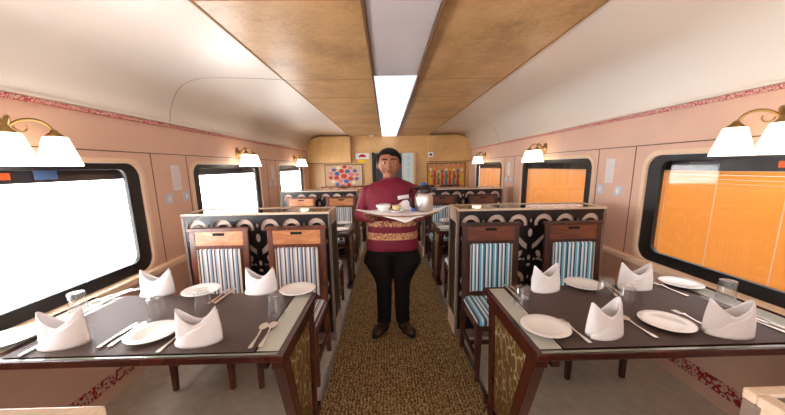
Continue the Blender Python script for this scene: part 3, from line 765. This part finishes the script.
# napkins
put('napkin', .885, 1.77, 'folded napkin at the far edge of front right table nearest the aisle', .25)
put('napkin', .895, 1.265, 'folded napkin at the near edge of front right table between two plates', .32)
put('napkin', 1.445, 1.765, 'folded napkin at the far edge of front right table beside the window wall', -.1)
put('napkin', 1.445, 1.24, 'folded napkin near the right border, front right table', -.15)
put('napkin', -1.56, 1.29, 'folded napkin nearest the left border, front left table', .15)
put('napkin', -1.545, 1.84, 'folded napkin at the far window side of front left table', .1)
put('napkin', -.955, 1.285, 'folded napkin at the near edge of front left table, right of the plate', .1)
put('napkin', -.895, 1.835, 'folded napkin at the far aisle side of front left table', .0)
# glasses
put('glass', .64, 1.545, 'upturned glass on front right table nearest the aisle')
put('glass', 1.21, 1.53, 'upturned glass in front of the wall side napkin, front right table')
put('glass', 1.17, 1.635, 'upturned glass behind another glass in the middle of front right table')
put('glass', 1.80, 1.56, 'upturned glass behind the napkin beside the right window sill')
put('glass', -1.30, 1.50, 'upturned glass in front of the far window side napkin, front left table')
put('glass', -.68, 1.50, 'upturned glass on front left table nearest the aisle')
put('glass', -1.80, 1.60, 'upturned glass beside the left window sill')
put('glass', -1.12, 1.60, 'upturned glass half hidden behind a napkin, front left table')
# cutlery
put('fork', .775, 1.285, 'fork right of the near aisle corner plate, front right table', .05)
put('spoon', 1.09, 1.31, 'spoon left of the plate at the near edge, front right table', .04)
put('fork', 1.375, 1.315, 'fork right of the near edge plate, front right table', .04).location.z += .017
put('fork', 1.635, 1.72, 'fork left of the far window corner plate, front right table', .10)
put('spoon', 1.69, 1.31, 'spoon right of the napkin nearest the right border', .12)
put('knife', 1.725, 1.30, 'knife right of the spoon nearest the right border', .12)
put('spoon', .70, 1.72, 'spoon beside the glass nearest the aisle, front right table', PI+.05)
put('knife', .665, 1.73, 'knife beside the glass nearest the aisle, front right table', PI+.03)
put('knife', 1.30, 1.74, 'knife right of the far edge plate, front right table', -.25)
put('spoon', 1.27, 1.73, 'spoon right of the far edge plate, front right table', -.25)
put('knife', -1.37, 1.345, 'knife left of the plate between napkins, front left table', .04)
put('spoon', -1.335, 1.355, 'spoon left of the plate between napkins, front left table', .04)
put('spoon', -.70, 1.31, 'left one of the two spoons at the near aisle corner, front left table', .06)
put('spoon', -.66, 1.32, 'right one of the two spoons at the near aisle corner, front left table', .06)
put('fork', -1.125, 1.77, 'fork right of the far edge plate, front left table', -.05)
put('knife', -1.09, 1.78, 'knife right of the far edge plate, front left table', -.06)
put('knife', -1.81, 1.82, 'knife nearest the left window sill, far edge of front left table', -.35)
put('fork', -1.765, 1.83, 'fork second from the left window sill, far edge of front left table', -.35)
put('fork', -1.08, 1.30, 'fork right of the plate between napkins, front left table', 0)
put('knife', -1.655, 1.30, 'knife left of the napkin nearest the left border', .04)
# second bay, seen past the partitions
put('plate', .75, 4.20, 'white plate at the far aisle side of the right table behind the partition')
put('plate', .66, 3.70, 'white plate at the near aisle corner of the right table behind the partition')
put('glass', .68, 3.98, 'upturned glass on the right table behind the partition')
put('plate', -.70, 4.16, 'white plate at the far aisle side of the left table behind the partition')
put('plate', -.67, 3.72, 'white plate at the near aisle corner of the left table behind the partition')
put('glass', -.86, 4.02, 'upturned glass on the left table behind the partition')

# ------------------------------------------------------------------ wall lamps
def make_sconce():
    """local: wall plane at x=0, +x into the room, arms along y"""
    r = empty('wall_lamp', (0, 0, 0)); X = .16
    bp = MB(); n = 24
    bp.rings([[(x, .045*k*math.cos(2*PI*i/n), .065*k*math.sin(2*PI*i/n)) for i in range(n)] for x, k in ((0, 1), (.008, 1), (.016, .8), (.028, .35), (.05, .28))])
    bp.build('backplate', M['brass'], r, smooth=False)
    for s in (-1, 1):
        arm = []
        for i in range(17):
            t = i/16; a = PI*t
            arm.append((.03 + (X-.03)*math.sin(t*PI/2), s*(.0 + .105*(1-math.cos(a))/2), .0 + .065*math.sin(a) - .02*t))
        a_ = MB().tube(arm, .0075, 8)
        cur = []
        for i in range(20):
            t = i/19; a = 4.6*t; rr = .030*(1-t*.8)
            cur.append((.06+.03*t, s*(.045 - rr*math.cos(a)+.0), .018 - rr*math.sin(a)))
        a_.tube(cur, .005, 6, .003)
        a_.build('arm', M['brass'], r, smooth=True)
        f = MB().lathe([(.001, .032), (.012, .03), (.018, .018), (.034, .004), (.036, -.012), (.030, -.014), (.001, -.014)], (X, s*.105, -.02), 20)
        f.build('fitter', M['brass'], r, smooth=True)
        sh = MB().lathe([(.046, -.006), (.050, -.012), (.090, -.152), (.088, -.156), (.084, -.152), (.045, -.016), (.001, -.014)], (X, s*.105, -.02), 32)
        sh.build('lamp_shade', M['shade'], r, smooth=True)
    return r
sc0 = make_sconce(); k = 0
for y, w in ((1.53, 'front'), (3.95, 'middle'), (6.35, 'farthest')):
    for s, sd in ((-1, 'left'), (1, 'right')):
        o = sc0 if k == 0 else copy_tree(sc0); k += 1
        o.location = (s*(WX-.001), y + .045, 1.735); o.rotation_euler = (0, 0, 0); o.scale = (-s, 1, 1)
        tag(o, '%s brass wall lamp with two glowing glass shades over the %s windows' % (w, sd), 'wall lamp', 'brass wall lamps')

# notices and switch plates on the wall panels between windows
for s, sd in ((-1, 'left'), (1, 'right')):
    for j, y in enumerate((2.80, 5.15)):
        w = ('nearer', 'farther')[j]
        r = empty('paper_notice', (s*(WX-.003), y, 1.35)); tag(r, 'narrow white paper notice on the %s wall, %s of two' % (sd, w), 'notice', 'paper notices')
        MB().box((0, 0, .11), (.003, .11, .22)).build('sheet', M['paper'], r)
        ln = MB()
        for q in range(9): ln.box((-s*.002, 0, .03+.02*q), (.001, .08, .002))
        ln.build('lines', mat('faint grey print', (214, 204, 200), .8), r)
        for y2, nm in ((y-.13, 'nearer the viewer'), (y+.10, 'farther from the viewer')):
            q_ = empty('switch_plate', (s*(WX-.004), y2, 1.285)); tag(q_, 'pale blue switch plate under the %s %s notice, %s' % (w, sd, nm), 'switch', 'wall switch plates')
            MB().box((0, 0, 0), (.008, .085, .085)).build('plate', M['switch'], q_, bevel=.002)
            MB().box((-s*.005, 0, 0), (.005, .03, .04)).build('rocker', M['white'], q_)

# ------------------------------------------------------------------ the waiter
pr = empty('person', (-.045, 2.66, .006))
tag(pr, 'person in maroon jacket with gold bands standing on the carpet holding a loaded tray', 'person')
HX, HZ = -.018, 1.545
def arm_pts(s):
    return [Vector((s*.208, 0, 1.305)), Vector((s*.283 if s < 0 else .278, .03, 1.105)), Vector((-.165, -.235, 1.115) if s < 0 else (.205, -.235, 1.115))]
b = MB()
# torso and legs inside the clothes
b.loft([(0, 0, .80, .14, .09), (0, 0, .95, .165, .10), (0, 0, 1.12, .165, .10), (0, 0, 1.28, .19, .10), (0, 0, 1.36, .15, .075), (0, 0, 1.40, .07, .06)], 24)
b.caps((0, .0, 1.36), (HX, -.005, 1.47), .060, .056)
for s in (-1, 1):
    b.caps((s*.095, 0, .86), (s*.085, -.01, .47), .085, .052); b.caps((s*.085, -.01, .47), (s*.088, .02, .09), .052, .036)
    b.caps((s*.088, .02, .06), (s*.13, -.10, .035), .034, .026)
    a = arm_pts(s)
    b.caps(a[0], a[1], .048, .038); b.caps(a[1], a[2], .038, .027)
    # hand: palm up beneath the tray, fingers forward with bent tips, thumb over the rim
    w = a[2]; pc = w + Vector((s*-.004, -.055, .012))
    b.caps(w, pc, .026, .024)
    b.ell(pc, (.044, .048, .017), 16, 10)
    for k, (dx, ln) in enumerate(((-.033, .062), (-.011, .074), (.011, .070), (.032, .054))):
        dx *= -s
        p0_ = pc + Vector((dx, -.036, .0)); p1 = p0_ + Vector((dx*.12, -ln*.55, .004)); p2 = p1 + Vector((dx*.05, -ln*.38, .012))
        b.caps(p0_, p1, .0098, .0088, 10); b.caps(p1, p2, .0088, .0075, 10)
    q0 = pc + Vector((s*.032, .012, .002)); q1 = q0 + Vector((s*.026, -.022, .022)); q2 = q1 + Vector((-s*.010, -.026, .020))
    b.caps(q0, q1, .0125, .0105, 10); b.caps(q1, q2, .0105, .0085, 10)
# head
def headfn(v):
    x, y, z = v
    if z < .1:
        k = 1 - .30*min(1, (.1-z)/1.1)**1.4; x *= k
        if y > 0: y *= 1 - .25*(.1-z)
    if y < 0 and z < .5: y *= .97
    return Vector((x, y, z))
b.ell((HX, -.012, HZ), (.096, .108, .122), 28, 20, headfn)
b.ell((HX, -.075, 1.452), (.040, .034, .026), 14, 10)            # chin
for s in (-1, 1):
    b.ell((HX+s*.048, -.078, 1.515), (.030, .026, .030), 12, 8)   # cheeks
    b.ell((HX+s*.038, -.100, 1.578), (.030, .014, .010), 12, 8)   # brow
    b.ell((HX+s*.100, .004, 1.535), (.011, .022, .033), 12, 8)    # ear
    b.ell((HX+s*.014, -.118, 1.512), (.010, .012, .008), 10, 6)   # nostril
b.caps((HX, -.112, 1.565), (HX, -.130, 1.518), .009, .0135, 10)   # nose
b.ell((HX, -.108, 1.484), (.030, .012, .008), 12, 8)
b.ell((HX, -.106, 1.472), (.026, .012, .008), 12, 8)
link('body', remeshed(b, .0052, 2), M['skin'], pr)
fc = MB()
MB().ell((HX, -.1165, 1.4825), (.027, .006, .0045), 12, 8).ell((HX, -.1145, 1.474), (.023, .006, .005), 12, 8).build('lips', M['lip'], pr, smooth=True)
for s in (-1, 1):
    e = MB().ell((HX+s*.038, -.1035, 1.556), (.0145, .010, .0065), 12, 8).build('eye', M['eye_white'], pr, smooth=True)
    MB().ell((HX+s*.038, -.1115, 1.556), (.0075, .004, .0075), 10, 8).build('iris', M['iris'], e, smooth=True)
    MB().tube([(HX+s*.016, -.116, 1.580), (HX+s*.04, -.1165, 1.586), (HX+s*.064, -.106, 1.579)], .0050, 8, .003).build('eyebrow', M['hair'], pr, smooth=True)
h = MB()
def hairfn(v):
    x, y, z = v
    if y < -.15 and z < .42 - .25*abs(x+.35):      # leave the face free
        k = min(1, (-.15-y)/.25); y = y*(1-k) + (-.05)*k
        x *= 1 - .06*k
    return Vector((x*(1.02+.03*math.sin(9*y)), y, z ))
h.ell((HX, .006, 1.572), (.106, .115, .112), 30, 20, hairfn)
for s in (-1, 1): h.ell((HX+s*.094, -.028, 1.575), (.012, .026, .042), 12, 8)
link('hair', remeshed(h, .005, 2), M['hair'], pr)
# jacket
j = MB(); R = []
for z, rx, ry in ((.80, .238, .145), (.84, .234, .148), (.93, .222, .145), (1.04, .214, .143), (1.14, .212, .138), (1.24, .228, .138), (1.31, .238, .125), (1.355, .222, .108), (1.385, .170, .090), (1.41, .105, .075), (1.425, .072, .066)):
    r = []
    for i in range(40):
        t = 2*PI*i/40; dz = 0
        if z < .83:
            d = abs(((t - 1.5*PI + PI) % (2*PI)) - PI); dz = .055*math.exp(-(d/.11)**2)
        r.append((rx*math.copysign(abs(math.cos(t))**.85, math.cos(t)), ry*math.copysign(abs(math.sin(t))**.85, math.sin(t)), z+dz))
    R.append(r)
j.rings(R)
for s in (-1, 1):
    a = arm_pts(s)
    j.caps(a[0], a[1], .066, .060); j.caps(a[1], a[1].lerp(a[2], .93), .060, .040)
jk = link('jacket', remeshed(j, .0075, 6), M['maroon'], pr)
MB().loft([(-.004, -.002, 1.395, .078, .072), (-.006, -.004, 1.435, .068, .066)], 28).build('collar', M['maroon'], pr, bevel=.004)
def band(z0, z1, nm):
    R = []
    for z in (z0, z1):
        t_ = (z-.80)/(.34); rx = .236 + (.214-.236)*min(1, max(0, (z-.84)/.2)) + .002; ry = .1465
        R.append([((rx)*math.copysign(abs(math.cos(2*PI*i/40))**.85, math.cos(2*PI*i/40)), ry*math.copysign(abs(math.sin(2*PI*i/40))**.85, math.sin(2*PI*i/40)), z) for i in range(40)])
    return MB().rings(R).build(nm, M['gold_band'], jk)
band(.905, .965, 'gold_band'); band(1.02, 1.07, 'gold_band')
for k in range(5):
    MB().ell((-.002, -.1455 + .012*max(0, (1.10+.065*k-1.28)/.1)**1.5, 1.10+.062*k), (.008, .006, .008), 10, 8).build('button', M['maroon'], jk, smooth=True)
MB().box((0, 0, 0), (.095, .006, .03)).build('name_badge', M['white'], jk, loc=(.095, -.132, 1.272)).rotation_euler = (0, math.radians(-7), .18)
# trousers
t = MB()
t.loft([(0, 0, .97, .17, .11), (0, 0, .86, .20, .125), (0, 0, .76, .205, .125)], 28)
for s in (-1, 1):
    t.loft([(s*.095, 0, .86, .105, .12), (s*.118, 0, .74, .135, .125), (s*.126, -.005, .68, .138, .125), (s*.105, -.005, .60, .112, .11), (s*.090, -.005, .52, .086, .09), (s*.084, -.005, .46, .074, .082), (s*.084, 0, .34, .070, .072), (s*.084, .012, .2, .068, .068), (s*.088, .015, .11, .066, .066), (s*.09, .015, .075, .066, .07)], 24)
link('trousers', remeshed(t, .0075, 6), M['trouser'], pr)
for s in (-1, 1):
    sh = MB(); rot = Matrix.Rotation(s*.38, 3, 'Z')
    def P(x, y, z): v = rot @ Vector((x, y, z)); return (v.x + s*.098, v.y + .02, v.z)
    sh.ell(P(0, -.02, .055), (.046, .11, .045), 20, 12, None, rot); sh.ell(P(0, -.125, .042), (.054, .075, .036), 20, 12, None, rot)
    sh.ell(P(0, .045, .075), (.044, .05, .06), 16, 10, None, rot)
    o = link('shoe', remeshed(sh, .006, 3), M['shoe'], pr)
    so = MB(); so.ell(P(0, -.065, .016), (.055, .155, .012), 24, 8, None, rot); so.build('sole', M['dark'], o, smooth=True)
    la = MB()
    for k in range(3): la.tube([P(-.022, -.06-.022*k, .088-.008*k), P(0, -.066-.022*k, .094-.008*k), P(.022, -.06-.022*k, .088-.008*k)], .003, 6)
    la.build('laces', M['hair'], o)
# tray, held at chest height
TX, TYY, TZZ = .035, 2.335, 1.160
tr = empty('serving_tray', (TX, TYY, TZZ)); tag(tr, 'oval serving tray held by the person at chest height', 'tray')
def oval(rx, ry, z, n=40): return [(rx*math.cos(2*PI*i/n), ry*math.sin(2*PI*i/n), z) for i in range(n)]
MB().rings([oval(.23, .145, 0), oval(.275, .185, .016), oval(.285, .192, .02), oval(.283, .19, .023), oval(.268, .178, .019), oval(.228, .143, .005)]).build('tray', M['ply'], tr, smooth=False)
# cloth, a diamond with drooping and lifted corners
cl = MB(); N = 16; top = []
for i in range(N+1):
    for q in range(N+1):
        u, v = i/N*2-1, q/N*2-1; x = (u+v)*.5; y = (u-v)*.5
        rr = max(0, abs(x)+abs(y)-.55)
        z = .024 + .004*math.sin(9*u)*math.sin(7*v)
        if x > .62: z += .11*(x-.62)
        if x < -.62: z += .05*(-x-.62)
        if y < -.45: z -= .07*(-y-.45)
        if y > .62: z -= .02*(y-.62)
        top.append((x*.36, y*.262, z))
vt = [cl.bm.verts.new(p) for p in top]
for i in range(N):
    for q in range(N):
        cl.bm.faces.new((vt[i*(N+1)+q], vt[(i+1)*(N+1)+q], vt[(i+1)*(N+1)+q+1], vt[i*(N+1)+q+1]))
o = cl.build('tray_cloth', M['linen'], None, smooth=True, loc=(TX, TYY, TZZ)); sd = o.modifiers.new('s', 'SOLIDIFY'); sd.thickness = .002
tag(o, 'white cloth with pointed corners spread over the serving tray', 'cloth')
Zt = TZZ+.0295
# flask
fl = empty('vacuum_flask', (.20, TYY+.02, Zt)); fl.scale = (1.15, 1.15, 1.15); tag(fl, 'steel vacuum flask with dark lid standing on the tray', 'flask')
MB().lathe([(.001, 0), (.058, 0), (.062, .006), (.062, .085), (.056, .112), (.050, .122), (.001, .122)], n=32).build('body', M['chrome'], fl, smooth=True)
MB().lathe([(.001, .12), (.052, .12), (.054, .128), (.050, .150), (.036, .168), (.001, .170)], n=32).build('lid', M['flask_dark'], fl, smooth=True)
MB().lathe([(.001, .169), (.020, .169), (.022, .178), (.016, .187), (.001, .189)], n=24).build('cap', M['flask_blue'], fl, smooth=True)
MB().bar((.03, -.01, .150), (.082, -.02, .145), .03, .022, w2=.014, h2=.012).build('spout', M['flask_dark'], fl, bevel=.003)
MB().tube([(-.045, 0, .150), (-.075, -.004, .150), (-.092, -.006, .128), (-.094, -.006, .08), (-.088, -.006, .03), (-.066, -.002, .018)], .008, 8).build('handle', M['flask_dark'], fl, smooth=True)
bw = MB().lathe([(.001, 0), (.03, 0), (.034, .004), (.058, .036), (.062, .050), (.058, .050), (.052, .036), (.03, .008), (.001, .007)], n=32).build('white_bowl', M['china'], None, smooth=True, loc=(-.115, TYY+.02, Zt)); tag(bw, 'white bowl on the tray nearest the person\'s right hand', 'bowl')
pl = copy_tree(protos['plate']); pl.location = (-.015, TYY-.02, Zt); pl.scale = (.75,)*3; pl.name = 'side_plate'; tag(pl, 'small white plate in the middle of the tray', 'plate', None)
if 'group' in pl: del pl['group']
cu = MB().lathe([(.001, 0), (.022, 0), (.030, .012), (.034, .040), (.031, .040), (.027, .014), (.001, .006)], n=24).build('custard_cup', M['tea'], None, smooth=True, loc=(-.015, TYY-.03, Zt+.009)); tag(cu, 'small pale yellow cup on the plate in the middle of the tray', 'cup')
nk = MB()
nk.rings([[(-.085, .02, 0), (.085, .045, 0), (.075, -.02, 0), (-.05, -.04, 0)], [(-.06, .02, .028), (.065, .04, .036), (.06, -.01, .036), (-.04, -.02, .03)], [(-.002, .02, .074), (.03, .028, .078), (.03, .016, .078), (.0, .010, .074)]])
o = nk.build('napkin', M['linen'], None, loc=(.045, TYY+.06, Zt)); tag(o, 'white napkin folded to a peak on the tray beside the flask', 'napkin')
MB().box((0, 0, .012), (.035, .02, .024)).build('sachet', M['flask_blue'], None, bevel=.003, loc=(.118, TYY-.03, Zt)); o = bpy.data.objects['sachet']; tag(o, 'tiny blue packet on the tray in front of the flask', 'packet')


# ------------------------------------------------------------------ camera
cam = bpy.data.cameras.new('camera'); co = bpy.data.objects.new('camera', cam); C.objects.link(co); sc.camera = co
f_, cy_, p_, y_, r_ = 303.5, 222, math.radians(10.35), math.radians(1.05), math.radians(-.9)
fw = Vector((math.sin(y_)*math.cos(p_), math.cos(y_)*math.cos(p_), -math.sin(p_)))
rt = Vector((math.cos(y_), -math.sin(y_), 0)); up = rt.cross(fw)
rt2 = rt*math.cos(r_)+up*math.sin(r_); up2 = -rt*math.sin(r_)+up*math.cos(r_)
m = Matrix((rt2, up2, -fw)).transposed().to_4x4(); m.translation = (-.09, 0, 1.53)
co.matrix_world = m
cam.sensor_width = 36; cam.lens = f_/785*36; cam.shift_y = (cy_-207.5)/785; cam.clip_start = .02

wd = bpy.data.worlds.new('world'); sc.world = wd; wd.use_nodes = True
wd.node_tree.nodes['Background'].inputs[0].default_value = (.86, .92, 1.0, 1); wd.node_tree.nodes['Background'].inputs[1].default_value = 1.5
sc.view_settings.view_transform = 'Standard'; sc.view_settings.look = 'None'; sc.view_settings.gamma = 1; sc.view_settings.use_curve_mapping = False
sc.view_settings.exposure = 1.2
sc.cycles.use_denoising = True; sc.cycles.max_bounces = 10; sc.cycles.diffuse_bounces = 5; sc.cycles.transparent_max_bounces = 16; sc.cycles.sample_clamp_indirect = 6
